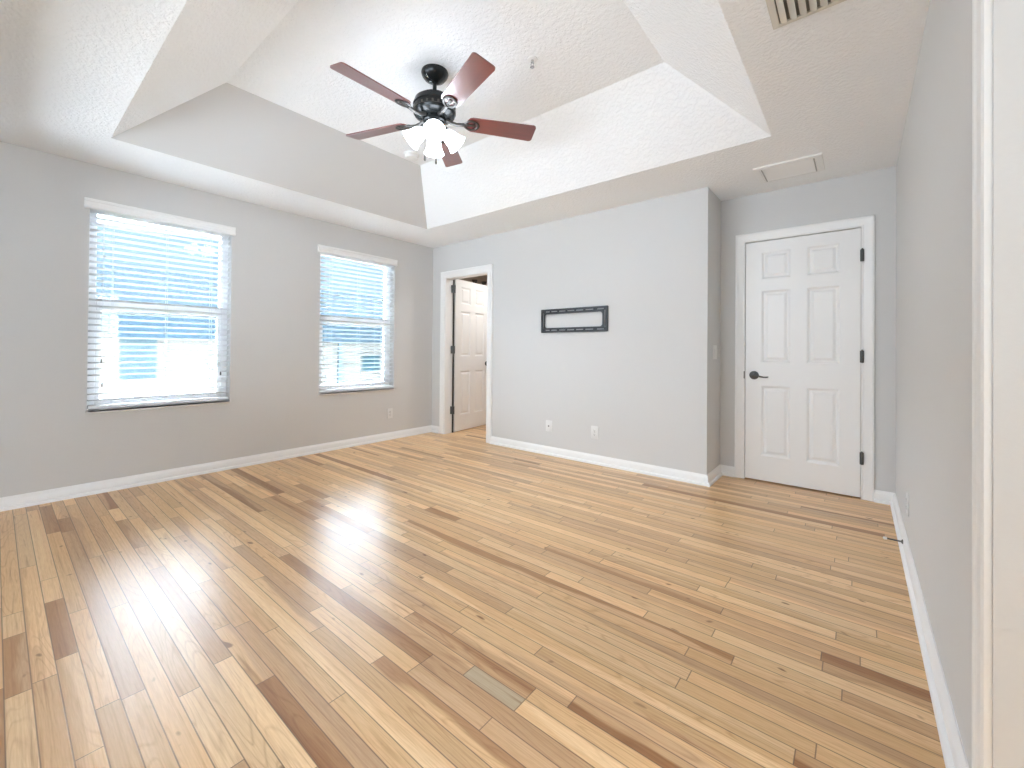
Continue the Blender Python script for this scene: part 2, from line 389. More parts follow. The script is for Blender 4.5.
struct(w.build('floor_slab', M_dark), 'slab under the hardwood strip floor', 'floor')

# ------------------------------------------------------------------ baseboards
BPROF = [(0, 0), (.030, 0), (.030, .010), (.027, .018), (.020, .023), (.016, .024), (.016, .062), (.013, .070), (.007, .078), (.004, .086), (0, .086)]
def baseboard(name, a, b_, nrm, ma, mb, label):
    """ma / mb: +1 inside corner (shortens), -1 outside corner (lengthens), 0 square end"""
    a, b_, nrm = Vector((*a, 0)), Vector((*b_, 0)), Vector((*nrm, 0)); d = (b_ - a).normalized()
    row = lambda p, s_, mt_: [p + nrm * q + d * (s_ * mt_ * q) + Vector((0, 0, z + .0005)) for q, z in BPROF]
    w = MB(); w.grid_sweep([row(a, 1, ma), row(b_, -1, mb)])
    return struct(w.build(name, M_trim, smooth=True, angle=25), label, 'baseboard')
baseboard('baseboard_left', (XL, YN), (XL, YB), (1, 0), 1, 1, 'white baseboard under the two windows')
baseboard('baseboard_corner', (XL, YB), (-4.212, YB), (0, -1), 1, 0, 'short white baseboard between the far corner and the open doorway')
baseboard('baseboard_back', (-3.309, YB), (XB, YB), (0, -1), 0, -1, 'white baseboard along the far wall right of the open doorway')
baseboard('baseboard_recess_side', (XB, YB), (XB, YA), (1, 0), -1, 1, 'white baseboard on the return wall of the recess')
baseboard('baseboard_recess_left', (XB, YA), (-.831, YA), (0, -1), 1, 0, 'tiny white baseboard piece left of the closed door')
baseboard('baseboard_recess_right', (.094, YA), (XR, YA), (0, -1), 0, 1, 'short white baseboard piece right of the closed door')
baseboard('baseboard_right', (XR, YA), (XR, 1.347), (-1, 0), 1, 0, 'white baseboard along the right wall')
baseboard('baseboard_near', (XL, YN), (XR, YN), (0, 1), 1, 1, 'white baseboard on the near wall behind the camera')

# ------------------------------------------------------------------ door casings
CPROF = [(0, 0), (0, .010), (.006, .013), (.010, .013), (.014, .0105), (.050, .0155), (.058, .0185), (.070, .0185), (.076, .014), (.076, 0)]
def casing(name, u0, u1, z1, P, label, prof=CPROF, sides=('l', 't', 'r')):
    w = MB()
    rows = [[P(u0 - q, d, .0008) for q, d in prof], [P(u0 - q, d, z1 + q) for q, d in prof], [P(u1 + q, d, z1 + q) for q, d in prof], [P(u1 + q, d, .0008) for q, d in prof]]
    w.grid_sweep(rows)
    return struct(w.build(name, M_trim, smooth=True, angle=20), label, 'door casing')
casing('trim_1', DL[0], DL[1], DL[3], lambda u, d, z: (u, YB - d, z), 'white casing around the open doorway in the far corner')
casing('trim_2', DR[0], DR[1], DR[3], lambda u, d, z: (u, YA - d, z), 'white casing around the closed panel door')
CP3 = [(.004, 0), (.004, .012), (.008, .016), (.014, .016), (.018, .013), (.050, .0155), (.056, .019), (.072, .019), (.077, .014), (.077, 0)]
casing('trim_3', .38, 1.271, 2.03, lambda u, d, z: (XR - d, u, z), 'white fluted casing at the right edge around the near opening', CP3)
# white jamb lining of the open doorway (room edge to the hinge side)
w = MB()
for (q0, q1, z0, z1) in ((DL[0], DL[0] + .012, .001, DL[3]), (DL[1] - .012, DL[1], .001, DL[3]), (DL[0] + .012, DL[1] - .012, DL[3] - .012, DL[3])):
    w.box(q0, q1, YB - .002, YB + .122, z0, z1)
struct(w.build('trim_4', M_trim), 'white jamb lining inside the open doorway', 'door jamb')

# ------------------------------------------------------------------ six-panel doors
def six_panel(Wd, Hd, T, xs, zs):
    """front faces -y at y = 0, back at y = T; panels are moulded on both faces"""
    w = MB(); gx = sorted({0, Wd, *[v for a in xs for v in a]}); gz = sorted({0, Hd, *[v for a in zs for v in a]})
    steps = [(0, 0), (.006, .004), (.016, .0125), (.026, .0125), (.044, .0025)]
    for side in (0, 1):
        Y = lambda d: d if side == 0 else T - d
        for xa, xb_ in zip(gx, gx[1:]):
            for za, zb in zip(gz, gz[1:]):
                if (xa, xb_) in xs and (za, zb) in zs:
                    rect = lambda i, d: [(xa + i, Y(d), za + i), (xb_ - i, Y(d), za + i), (xb_ - i, Y(d), zb - i), (xa + i, Y(d), zb - i)]
                    loops = [[w.bm.verts.new(p) for p in rect(i, d)] for i, d in steps]
                    for A, B in zip(loops, loops[1:]):
                        for k in range(4): w.bm.faces.new((A[k], A[(k + 1) % 4], B[(k + 1) % 4], B[k]))
                    w.bm.faces.new(loops[-1])
                else:
                    w.quad((xa, Y(0), za), (xb_, Y(0), za), (xb_, Y(0), zb), (xa, Y(0), zb))
    for p in (((0, 0), (Wd, 0)), ((0, Hd), (Wd, Hd)), ((0, 0), (0, Hd)), ((Wd, 0), (Wd, Hd))):
        (xa, za), (xb_, zb) = p; w.quad((xa, 0, za), (xb_, 0, zb), (xb_, T, zb), (xa, T, za))
    bmesh.ops.remove_doubles(w.bm, verts=w.bm.verts, dist=1e-5)
    return w
PX = [(.119, .326), (.436, .644)]; PZ = [(.207, .797), (.993, 1.598), (1.697, 1.925)]
def hinge(parent, x, y, z):
    w = MB(); w.lathe([(0, -.046), (.0075, -.046), (.0075, -.016), (.0068, -.0155), (.0075, -.015), (.0075, .015), (.0068, .0155), (.0075, .016), (.0075, .046), (0, .046)], 14)
    w.lathe([(0, .046), (.005, .047), (.005, .051), (0, .053)], 12); w.box(-.013, .011, .004, .0065, -.044, .044)
    return w.build('hinge', M_bronze, parent, (x, y, z), smooth=True)
d1 = empty('door_1', (-.752, YA + .002, 0)); struct(d1, 'closed white six-panel door in the recess', 'door')
six_panel(.767, 2.017, .035, PX, PZ).build('door_slab', M_door, d1, (0, 0, .010))
for z in (.306, 1.062, 1.818): hinge(d1, .776, -.0245, z)
def lever(parent, x, y, z, sgn=1):
    w = MB(); RX = Matrix.Translation((0, 0, 0)) @ Matrix.Rotation(math.pi / 2, 4, 'X')
    w.lathe([(0, 0), (.036, 0), (.036, .004), (.031, .009), (.016, .011), (.012, .014), (.012, .045), (0, .047)], 32, RX)
    o = w.build('door_handle', M_bronze, parent, (x, y, z), smooth=True)
    w = MB(); pts = [(0, -.043, 0), (.020, -.045, -.001), (.045, -.048, -.006), (.075, -.050, -.012), (.100, -.050, -.011), (.112, -.049, -.008)]
    w.tube([(p[0] * sgn, p[1], p[2]) for p in pts], [.010, .0085, .007, .006, .0055, .004], 12); w.build('lever', M_bronze, o, smooth=True)
    return o
lever(d1, .066, 0, .893)
w = MB(); w.box(-.011, -.0035, -.0155, -.012, .862, .925, .001); w.build('strike_plate', M_bronze, d1)

HX, HY = -4.101, YB + .152
d2 = empty('door_2', (HX, HY, 0), R(96.6)); struct(d2, 'white six-panel door standing open into the next room', 'door')
# local x runs from the hinge edge to the lock edge; local +y faces away from the room's view, so the slab sits at y 0..T
six_panel(.745, 2.017, .035, [(.112, .320), (.425, .633)], PZ).build('door_slab', M_door, d2, (0, 0, .010))
w = MB(); RX = Matrix.Rotation(math.pi / 2, 4, 'X')
w.lathe([(0, 0), (.032, 0), (.032, .004), (.022, .009), (.011, .012), (.010, .030), (.020, .036), (.027, .046), (.026, .058), (.016, .066), (0, .068)], 28, RX)
w.build('door_knob', M_bronze, d2, (.690, 0, .895), smooth=True)
for z in (.30, 1.09, 1.885):
    w = MB(); w.lathe([(0, -.05), (.011, -.05), (.011, .05), (0, .05)], 14); w.box(-.028, .028, -.004, .0, -.050, .050, .001)
    q = w.build('hinge', M_bronze, d2, (-.0438, .004, z), smooth=True); q.rotation_euler = (0, 0, R(-60))
w = MB(); w.box(DL[0] + .0125, DL[0] + .030, YB + .1225, YB + .136, .004, 2.02)  # dark strip filling the gap between jamb and open door
g = w.build('door_gap_strip', M_gap_strip); g.parent = d2; g.matrix_parent_inverse = (Matrix.Translation((HX, HY, 0)) @ Matrix.Rotation(R(96.6), 4, 'Z')).inverted()

# ------------------------------------------------------------------ windows (white vinyl single-hung) and their sills
for i, (ya, yb, za, zb) in enumerate(WIN):
    wn = empty('window_%d' % (i + 1), (XL - .12, (ya + yb) / 2, za))
    struct(wn, ('white vinyl window farther from the open doorway, behind a slat blind', 'white vinyl window nearer the open doorway, behind a slat blind')[i], 'window')
    hw = (yb - ya) / 2; hh = zb - za; ft = .05; mz = 1.408 - za
    w = MB(); w.box(-.035, .035, -hw, -hw + ft, 0, hh, .004); w.box(-.035, .035, hw - ft, hw, 0, hh, .004); w.box(-.035, .035, -hw + ft, hw - ft, hh - ft, hh, .004); w.box(-.035, .035, -hw + ft, hw - ft, 0, ft, .004)
    w.build('window_frame', M_vinyl, wn)
    w = MB(); w.box(-.012, .040, -hw + ft, hw - ft, mz - .036, mz + .030, .004); w.build('meeting_rail', M_vinyl, wn)
    w = MB()
    for s in (-1, 1): w.box(.002, .030, s * (hw - ft - .014) - .014, s * (hw - ft - .014) + .014, ft, mz - .036, .003)
    w.box(.002, .030, -hw + ft + .028, hw - ft - .028, ft, ft + .032, .003); w.build('lower_sash', M_vinyl, wn)
    w = MB(); w.box(-.010, -.006, -hw + ft, hw - ft, mz + .03, hh - ft); w.build('glass_pane', M_glass, wn)
    w = MB(); w.box(.014, .018, -hw + ft + .028, hw - ft - .028, ft + .032, mz - .036); w.build('glass_pane', M_glass, wn)
    w = MB(); w.box(.036, .140, -hw - .0, hw + .0, -.012, .008, .004); w.box(.120, .140, -hw - .006, hw + .006, -.016, .008, .004); w.build('window_sill', M_trim, wn)
    pd = bpy.data.lights.new('window_portal', 'AREA'); pd.shape = 'RECTANGLE'; pd.size = hh; pd.size_y = yb - ya; pd.energy = 1; pd.cycles.is_portal = True
    po = bpy.data.objects.new('window_portal', pd); COL.objects.link(po); po.location = (XL - .185, (ya + yb) / 2, za + hh / 2)
    po.rotation_euler = (0, R(-90), 0)

# window added behind the camera, out of view, to fill the room with light
wn = empty('window_3', ((FILL_WIN[0] + FILL_WIN[1]) / 2, YN - .06, FILL_WIN[2])); struct(wn, 'long high white window added out of view for fill light', 'window')
hw = (FILL_WIN[1] - FILL_WIN[0]) / 2; hh = FILL_WIN[3] - FILL_WIN[2]; ft = .06
w = MB()
for a, b_ in ((-hw, -hw + ft), (hw - ft, hw), (-.045, .045)): w.box(a, b_, -.05, .05, 0, hh, .004)
for a, b_ in ((-hw + ft, -.045), (.045, hw - ft)):
    w.box(a, b_, -.05, .05, 0, .05, .003); w.box(a, b_, -.05, .05, hh - ft, hh, .003)
w.build('window_frame', M_vinyl, wn)
for a, b_ in ((-hw + ft, -.045), (.045, hw - ft)):
    w = MB(); w.box(a, b_, -.004, .004, .05, hh - ft); w.build('glass_pane', M_glass, wn)
pd = bpy.data.lights.new('near_fill_light', 'AREA'); pd.shape = 'RECTANGLE'; pd.size = 2 * hw - .1; pd.size_y = hh - .1; pd.energy = NEAR_W; pd.color = (.90, .96, 1.02)  # area light added to fill the room from behind the camera
po = bpy.data.objects.new('near_fill_light', pd); COL.objects.link(po); po.location = (wn.location.x, YN - .112, FILL_WIN[2] + hh / 2); po.rotation_euler = (R(90), 0, 0)

# ------------------------------------------------------------------ blinds
TILT = R(14)
for i, (ya, yb, za, zb) in enumerate(WIN):
    bl = empty('window_blind', (XL, (ya + yb) / 2, zb))
    tag(bl, ('white slat blind on the window farther from the open doorway', 'white slat blind on the window nearer the open doorway')[i], 'blind', 'white slat blinds on the two windows')
    hw = (yb - ya) / 2; top = 0; bot = za + .010 - zb
    w = MB(); vp = [(0, .072), (.016, .072), (.021, .066), (.021, .052), (.017, .047), (.017, .020), (.021, .012), (.021, .004), (.016, -.002), (0, -.002)]
    w.grid_sweep([[(d + .001, s, z - .050) for d, z in vp] for s in (-hw - .03, hw + .025)]); w.build('valance', M_trim, bl, smooth=True, angle=25)
    w = MB(); w.box(-.060, -.006, -hw + .004, hw - .004, -.046, -.004, .003); w.build('headrail', M_slat, bl)
    w = MB(); zt, zb_ = -.060, bot + .064; ns = 31; pitch = (zt - zb_) / (ns - 1); xc = -.034
    for k in range(ns):
        z = zt - k * pitch
        prof = []
        for s_, sg in (([-1, -.5, 0, .5, 1], 1), ([1, .5, 0, -.5, -1], -1)):
            for t in s_:
                px, pz = t * .025, (.0022 * (1 - t * t) + sg * .0013)
                prof.append((px * math.cos(TILT) - pz * math.sin(TILT), px * math.sin(TILT) + pz * math.cos(TILT)))
        w.grid_sweep([[(xc + px, s, z + pz) for px, pz in prof] for s in (-hw + .006, hw - .006)])
    w.build('slats', M_slat, bl, smooth=True, angle=40)
    w = MB(); w.box(xc - .026, xc + .026, -hw + .006, hw - .006, bot, bot + .026, .005); w.build('bottom_rail', M_slat, bl)
    for yy in (-hw + .135, .005, hw - .145):
        w = MB()
        for px in (xc - .027, xc + .0265): w.tube([(px, yy, -.03), (px, yy, bot + .02)], .0011, 6)
        w.build('ladder_cord', M_cord, bl)
    w_sp = ((-hw + .075, .987), (-hw + .080, .808), (hw - .073, .866)) if i == 0 else ((-hw + .057, .917), (-hw + .071, .80), (hw - .266, .857))
    for yy, zz in w_sp:
        z1 = zz - zb
        w = MB(); w.tube([(xc + .034, yy, -.006), (xc + .034, yy, z1)], .0009, 6); q = w.build('lift_cord', M_cord, bl)
        w = MB(); w.lathe([(0, .012), (.003, .012), (.0055, .002), (.0065, -.014), (.005, -.020), (0, -.020)], 14); w.build('tassel', M_tassel, q, (xc + .034, yy, z1), smooth=True)

# ------------------------------------------------------------------ ceiling fan with four-light kit
FX, FY = -2.085, 1.752
fan = empty('ceiling_fan', (FX, FY, 2.55)); tag(fan, 'black ceiling fan with five cherry blades and four lit glass shades', 'ceiling fan')
zt = HT - 2.55
w = MB(); w.lathe([(0, zt), (.083, zt), (.085, zt - .010), (.080, zt - .026), (.066, zt - .044), (.040, zt - .060), (.020, zt - .070), (0, zt - .070)], 48); w.build('canopy', M_black, fan, smooth=True)
w = MB(); w.lathe([(0, zt - .06), (.013, zt - .06), (.013, .150), (.024, .148), (.026, .136), (0, .134)], 24); w.build('downrod', M_black, fan, smooth=True)
w = MB(); w.lathe([(0, .142), (.050, .142), (.098, .132), (.124, .112), (.132, .088), (.134, .078), (.128, .072), (.128, .064), (.133, .060), (.133, .034), (.126, .022), (.104, .010), (.070, .004), (0, .004)], 56)
w.build('motor_housing', M_black, fan, smooth=True, angle=25)
w = MB(); w.lathe([(.1325, .0375), (.1345, .0375), (.1345, .0405), (.1325, .0405)], 56, closed=True)
for k in range(24):
    a = 2 * math.pi * k / 24; w.box(.1275, .1343, -.006, .006, .040, .057, 0, Matrix.Rotation(a, 4, 'Z'))
w.build('vent_ring', M_steel, fan)
w = MB(); w.lathe([(0, .006), (.066, .006), (.070, -.004), (.070, -.018), (.060, -.026), (.048, -.030), (.048, -.056), (.054, -.062), (.056, -.078), (.046, -.094), (.020, -.104), (0, -.106)], 40); w.build('switch_housing', M_black, fan, smooth=True, angle=25)
def blade_mesh():
    w = MB(); r0, r1 = .205, .66
    outl = []
    def hwid(r): return .058 + (.0115) * (r - r0) / (r1 - r0)
    # outline with rounded tip corners and a rounded root
    for t in range(7):
        a = math.pi / 2 + t / 6 * math.pi; outl.append((r0 + .034 + .034 * math.cos(a) * 1.0, math.sin(a) * hwid(r0)))
    rc = .020; hwt = hwid(r1)
    for t in range(6):
        a = -math.pi / 2 + t / 5 * math.pi / 2; outl.append((r1 - rc + rc * math.cos(a), -hwt + rc + rc * math.sin(a)))
    for t in range(6):
        a = t / 5 * math.pi / 2; outl.append((r1 - rc + rc * math.cos(a), hwt - rc + rc * math.sin(a)))
    tk = .0035
    rows = [[(x, y, -tk) for x, y in outl], [(x, y, tk) for x, y in outl]]
    w.grid_sweep(rows)
    return w
def iron_mesh():
    w = MB()
    # arm from the motor to an oval ring screwed under the blade
    w.tube([(.075, 0, .006), (.105, 0, -.010), (.140, 0, -.016), (.175, 0, -.012), (.200, 0, -.008)], [.013, .012, .0105, .011, .012], 12)
    ring = []
    for k in range(28):
        a = 2 * math.pi * k / 28; ring.append((.238 + .044 * math.cos(a), .036 * math.sin(a)))
    pts = [(x, y, -.0085) for x, y in ring]
    sec = []
    for k in range(29):
        x, y, z = pts[k % 28]; d = Vector((x - .238, y, 0)).normalized()
        sec.append([Vector((x, y, z)) + d * (.0085 * math.cos(q)) + Vector((0, 0, .0045 * math.sin(q))) for q in [2 * math.pi * j / 10 for j in range(10)]])
    w.grid_sweep(sec, False)
    w.box(.196, .262, -.010, .010, -.0105, -.0055, .002)
    for x, y in ((.214, 0), (.252, .022), (.252, -.022)): w.lathe([(0, -.0135), (.005, -.0125), (.006, -.010), (0, -.010)], 10, Matrix.Translation((x, y, 0)))
    return w
bm_me = None
for k in range(5):
    ang = R(-17.9 + 72 * k)
    rotm = Matrix.Rotation(ang, 4, 'Z') @ Matrix.Rotation(R(-14), 4, 'X')
    if bm_me is None:
        bo = blade_mesh().build('blade', M_blade, fan, smooth=True, angle=30); bm_me = bo.data
        io = iron_mesh().build('blade_iron', M_steel, bo, smooth=True, angle=40); im_me = io.data
    else:
        bo = link('blade', bm_me, None, fan); io = link('blade_iron', im_me, None, bo)
    bo.rotation_euler = rotm.to_euler()
sh_me = None
for k, az in enumerate((-40, 50, 140, 230)):
    T_ = Matrix.Rotation(R(az), 4, 'Z') @ Matrix.Translation((.062, 0, -.070)) @ Matrix.Rotation(R(-47), 4, 'Y')
    if sh_me is None:
        w = MB(); w.lathe([(.016, .004), (.026, .002), (.027, -.012), (.030, -.020), (.040, -.036), (.046, -.056), (.049, -.078), (.055, -.098), (.066, -.118), (.0635, -.118), (.0525, -.097), (.0465, -.077), (.0435, -.056), (.0375, -.037), (.027, -.021), (.016, -.016)], 36, closed=True)
        so = w.build('lamp_shade', M_shade, fan, smooth=True); sh_me = so.data
        w = MB(); w.lathe([(0, .024), (.012, .024), (.014, .010), (.031, .006), (.032, -.010), (.028, -.012), (.014, -.014), (0, -.014)], 28); ho = w.build('lamp_holder', M_steel, so, smooth=True); ho_me = ho.data
        w = MB(); w.lathe([(0, -.014), (.012, -.016), (.013, -.036), (.024, -.058), (.027, -.074), (.020, -.092), (0, -.100)], 24); bu_ = w.build('bulb', M_shade, so, smooth=True); bu_me = bu_.data
    else:
        so = link('lamp_shade', sh_me, None, fan); link('lamp_holder', ho_me, None, so); link('bulb', bu_me, None, so)
    so.matrix_local = T_
for (dx, dy, zl) in ((-.056, -.028, -.235), (.012, .006, -.262)):
    w = MB(); w.tube([(dx, dy, -.085), (dx, dy, zl)], .0013, 6); q = w.build('pull_chain', M_steel, fan)
    w = MB(); w.lathe([(0, .022), (.003, .021), (.0058, .008), (.0062, -.016), (.004, -.024), (0, -.025)], 14); w.build('chain_fob', M_steel, q, (dx, dy, zl), smooth=True)

# ------------------------------------------------------------------ ceiling fittings
sd = empty('smoke_detector', (-3.125, 2.365, HT)); tag(sd, 'round white smoke detector on the raised ceiling beyond the fan', 'smoke detector')
w = MB(); w.lathe([(0, 0), (.070, 0), (.070, -.010), (.066, -.012), (0, -.012)], 40); w.build('base', M_plate, sd, smooth=True, angle=30)
w = MB(); w.lathe([(0, -.012), (.060, -.012), (.060, -.020), (.056, -.022), (.056, -.026), (.060, -.028), (.058, -.038), (.044, -.046), (0, -.048)], 40); w.build('cover', M_plate, sd, smooth=True, angle=30)
sk = empty('sprinkler_head', (-1.528, 2.04, HT)); tag(sk, 'small chrome fire sprinkler on the raised ceiling right of the fan', 'sprinkler')
w = MB(); w.lathe([(0, 0), (.031, 0), (.029, -.005), (.014, -.008), (0, -.008)], 32); w.build('escutcheon', M_trim, sk, smooth=True)
w = MB(); w.lathe([(0, -.006), (.009, -.006), (.009, -.022), (0, -.022)], 16)
for s in (-1, 1): w.tube([(s * .007, 0, -.02), (s * .011, 0, -.03), (s * .008, 0, -.042), (0, 0, -.048)], .0022, 8)
w.build('frame', M_chrome, sk, smooth=True)
w = MB(); w.lathe([(0, -.048), (.013, -.048), (.013, -.050), (0, -.050)], 20); w.build('deflector', M_chrome, sk, smooth=True)

rv = empty('return_vent', (-.395, 3.685, H)); tag(rv, 'white return air grille on the ceiling above the closed door', 'ceiling vent', 'ceiling air grilles')
hx, hy = .205, .165
w = MB(); fw = .034
pr_ = [(0, 0), (0, -.006), (.004, -.010), (fw - .004, -.014), (fw, -.014), (fw, 0)]
def rectframe(w, hx, hy, prof):
    rows = [[(sx * (hx - q), sy * (hy - q), z) for q, z in prof] for sx, sy in ((-1, -1), (1, -1), (1, 1), (-1, 1), (-1, -1))]
    w.grid_sweep(rows, False)
rectframe(w, hx, hy, pr_); w.build('frame', M_trim, rv)
w = MB(); w.box(-hx + fw, hx - fw, -hy + fw, hy - fw, -.0035, -.0008); w.build('filter_panel', M_filter, rv)
w = MB()
for k in range(13):
    yy = -hy + fw + .010 + k * (2 * (hy - fw) - .02) / 12
    w.box(-hx + fw, hx - fw, -.0095, .0095, -.0006, .0006, 0, Matrix.Translation((0, yy, -.0095)) @ Matrix.Rotation(R(-16), 4, 'X'))
w.build('louvres', M_trim, rv)
for s in (-1, 1):
    w = MB(); w.box(s * (hx - fw - .014) - .004, s * (hx - fw - .014) + .004, -hy + fw, hy - fw, -.0165, -.014, .001); w.build('latch_rail', M_latch, rv)
sv = empty('supply_vent', (-.097, 1.865, H)); tag(sv, 'ivory louvred supply register at the top edge of the ceiling', 'ceiling vent', 'ceiling air grilles')
hx, hy = .180, .180; fw = .026
w = MB(); rectframe(w, hx, hy, [(0, 0), (0, -.004), (.003, -.008), (fw - .003, -.010), (fw, -.010), (fw, 0)]); w.build('frame', M_ivory, sv)
w = MB(); w.box(-hx + fw, hx - fw, -hy + fw, hy - fw, -.003, -.0008); w.build('duct_opening', M_dark, sv)
for k in range(10):
    xx = -hx + fw + .016 + k * .0328
    w = MB(); w.box(-.0125, .0125, -hy + fw, hy - fw, -.0008, .0008, 0, Matrix.Translation((xx, 0, -.0105)) @ Matrix.Rotation(R(22), 4, 'Y')); w.build('louvre', M_ivory, sv)
w = MB(); w.tube([(-.02, -hy + .004, -.012), (-.02, -hy - .0, -.016), (-.012, -hy + .012, -.030)], .003, 8); w.build('damper_lever', M_dark, sv)

# ------------------------------------------------------------------ television bracket
def plate(name, loops, thick, material, parent, loc, rot):
    cu = bpy.data.curves.new(name, 'CURVE'); cu.dimensions = '2D'; cu.fill_mode = 'BOTH'; cu.extrude = thick / 2
    for lp in loops:
        s = cu.splines.new('POLY'); s.points.add(len(lp) - 1); s.use_cyclic_u = True
        for p, q in zip(s.points, lp): p.co = (*q, 0, 1)
    tmp = bpy.data.objects.new(name, cu); COL.objects.link(tmp); bpy.context.view_layer.update()
    me = bpy.data.meshes.new_from_object(tmp.evaluated_get(bpy.context.evaluated_depsgraph_get()))
    bpy.data.objects.remove(tmp); me.materials.clear()
    return link(name, me, material, parent, loc, rot)
def rrect(cx, cy, hx, hy, r, seg=6):
    out = []
    for qx, qy, a0 in ((1, 1, 0), (-1, 1, 90), (-1, -1, 180), (1, -1, 270)):
        for t in range(seg + 1):
            a = R(a0 + 90 * t / seg); out.append((cx + qx * (hx - r) + r * math.cos(a), cy + qy * (hy - r) + r * math.sin(a)))
    return out
tv = empty('wall_bracket', (-2.217, YB, 1.398)); tag(tv, 'charcoal slotted television bracket fixed flat on the far wall', 'wall bracket')
HXm, HYm = .3825, .1205
loops = [rrect(0, 0, HXm, HYm, .004, 2), rrect(-.003, -.002, .331, .071, .026)]
for a, b_ in ((200, 250), (268, 340), (362, 437), (457, 537), (557, 637), (660, 745), (783, 855)):
    cx = ((a + b_) / 2 - 145) / 745 * 2 * HXm - HXm; hl = (b_ - a) / 745 * HXm
    loops += [rrect(cx, .0955, hl, .0045, .0043, 3), rrect(cx, -.0975, hl, .0045, .0043, 3)]
for s in (-1, 1): loops.append(rrect(s * .356, 0, .006, .085, .0058, 3))
plate('bracket_plate', loops, .003, M_mount, tv, (0, -.018, 0), (R(90), 0, 0))
for s in (-1, 1):
    w = MB(); w.box(-HXm, HXm, -.0195, -.0005, s * HYm - .0015, s * HYm + .0015); w.build('flange', M_mount, tv)
    w = MB(); w.box(s * HXm - .0015, s * HXm + .0015, -.0195, -.0005, -HYm + .0015, HYm - .0015); w.build('end_flange', M_mount, tv)

# ------------------------------------------------------------------ outlets, switch, cable plate.  local: x across, -y out of the wall, z up
def wall_plate(name, label, cat, loc, rz, wd, ht, kind, group=None):
    r_ = empty(name, loc, rz); tag(r_, label, cat, group)
    w = MB(); w.box(-wd / 2, wd / 2, -.006, 0, -ht / 2, ht / 2, .0025); w.build('cover_plate', M_plate, r_, smooth=True, angle=30)
    if kind == 'duplex':
        for s in (-1, 1):
            w = MB(); w.lathe([(0, 0), (.0165, 0), (.0165, .0025), (.0155, .003), (0, .003)], 28, Matrix.Translation((0, -.0058, s * .0195)) @ Matrix.Rotation(R(90), 4, 'X') @ Matrix.Diagonal((1, .86, 1, 1)))
            q = w.build('socket', M_plate, r_, smooth=True, angle=30)
            w = MB()
            for sx in (-1, 1): w.box(sx * .0065 - .0012, sx * .0065 + .0012, -.0092, -.0086, s * .0195 - .001, s * .0195 + .008)
            w.lathe([(0, 0), (.0026, 0), (.0026, .0006), (0, .0006)], 10, Matrix.Translation((0, -.0086, s * .0195 - .008)) @ Matrix.Rotation(R(90), 4, 'X'))
            w.build('slots', M_slot, q)
        w = MB(); w.lathe([(0, 0), (.0035, 0), (.003, .001), (0, .0014)], 12, Matrix.Translation((0, -.006, 0)) @ Matrix.Rotation(R(90), 4, 'X')); w.build('screw', M_chrome, r_)
    elif kind == 'coax':
        w = MB(); w.lathe([(0, 0), (.0075, 0), (.0075, .003), (.005, .003), (.005, .010), (0, .010)], 18, Matrix.Translation((0, -.006, 0)) @ Matrix.Rotation(R(90), 4, 'X')); w.build('coax_jack', M_bronze, r_, smooth=True, angle=30)
    elif kind == 'switch':
        for sx in (-.023, .023):
            w = MB(); w.box(sx - .0165, sx + .0165, -.0085, -.005, -.033, .033, .001); q = w.build('rocker_surround', M_plate, r_)
            w = MB(); w.box(sx - .0145, sx + .0145, -.004, .0, -.030, .030, .001, Matrix.Translation((0, -.0085, 0)) @ Matrix.Rotation(R(4), 4, 'X')); w.build('rocker', M_plate, q)
    return r_
G = 'white duplex wall outlets'
wall_plate('wall_outlet', 'white duplex outlet low on the wall right of the windows', 'outlet', (XL, 3.034, .315), R(90), .073, .120, 'duplex', G)
wall_plate('wall_outlet', 'white duplex outlet on the far wall, below the dark bracket', 'outlet', (-1.969, YB, .300), 0, .078, .122, 'duplex', G)
wall_plate('wall_outlet', 'white duplex outlet low on the right wall near the door stop', 'outlet', (XR, 3.10, .285), R(-90), .073, .118, 'duplex', G)
wall_plate('cable_plate', 'white cable wall plate with one dark jack, left of the outlet under the bracket', 'wall plate', (-2.502, YB, .300), 0, .078, .115, 'coax')
wall_plate('light_switch', 'white rocker light switch on the narrow recess return wall', 'light switch', (XB, 3.905, 1.086), R(90), .118, .120, 'switch')

# ------------------------------------------------------------------ door stop on the right baseboard
ds = empty('door_stop', (XR - .016, 3.18, .050)); tag(ds, 'dark rod door stop with white tip on the right baseboard', 'door stop')
RYm = Matrix.Rotation(R(-90), 4, 'Y')
w = MB(); w.lathe([(0, 0), (.012, 0), (.012, .003), (.006, .008), (.0042, .010), (.0042, .070), (0, .070)], 18, RYm); w.build('rod', M_bronze, ds, smooth=True)
w = MB(); w.lathe([(0, .066), (.0065, .066), (.0075, .070), (.0075, .078), (.005, .083), (0, .084)], 18, RYm); w.build('rubber_tip', M_plate, ds, smooth=True)

# ------------------------------------------------------------------ room beyond the open door, hall beyond the right opening
def shell(name, x0, x1, y0, y1, z1, skip, material, label):
    w = MB()
    if 'x0' not in skip: w.box(x0 - .1, x0, y0 - .1, y1 + .1, 0, z1)
    if 'x1' not in skip: w.box(x1, x1 + .1, y0 - .1, y1 + .1, 0, z1)
    if 'y0' not in skip: w.box(x0, x1, y0 - .1, y0, 0, z1)
    if 'y1' not in skip: w.box(x0, x1, y1, y1 + .1, 0, z1)
    w.box(x0 - .1, x1 + .1, y0 - (.1 if 'y0' not in skip else 0), y1 + .1, z1, z1 + .1)
    return struct(w.build(name, material), label, 'wall')
shell('wall_next_room', -5.10, -1.20, YB + .1235, 5.7, H, ('y0',), M_bath, 'tan walls of the room behind the open door')
w = MB(); w.box(-5.2, XL - .2005, YB + .02, YB + .1230, 0, H + .1)
struct(w.build('wall_next_room_near', M_bath), 'tan wall closing the next room beside the far corner', 'wall')
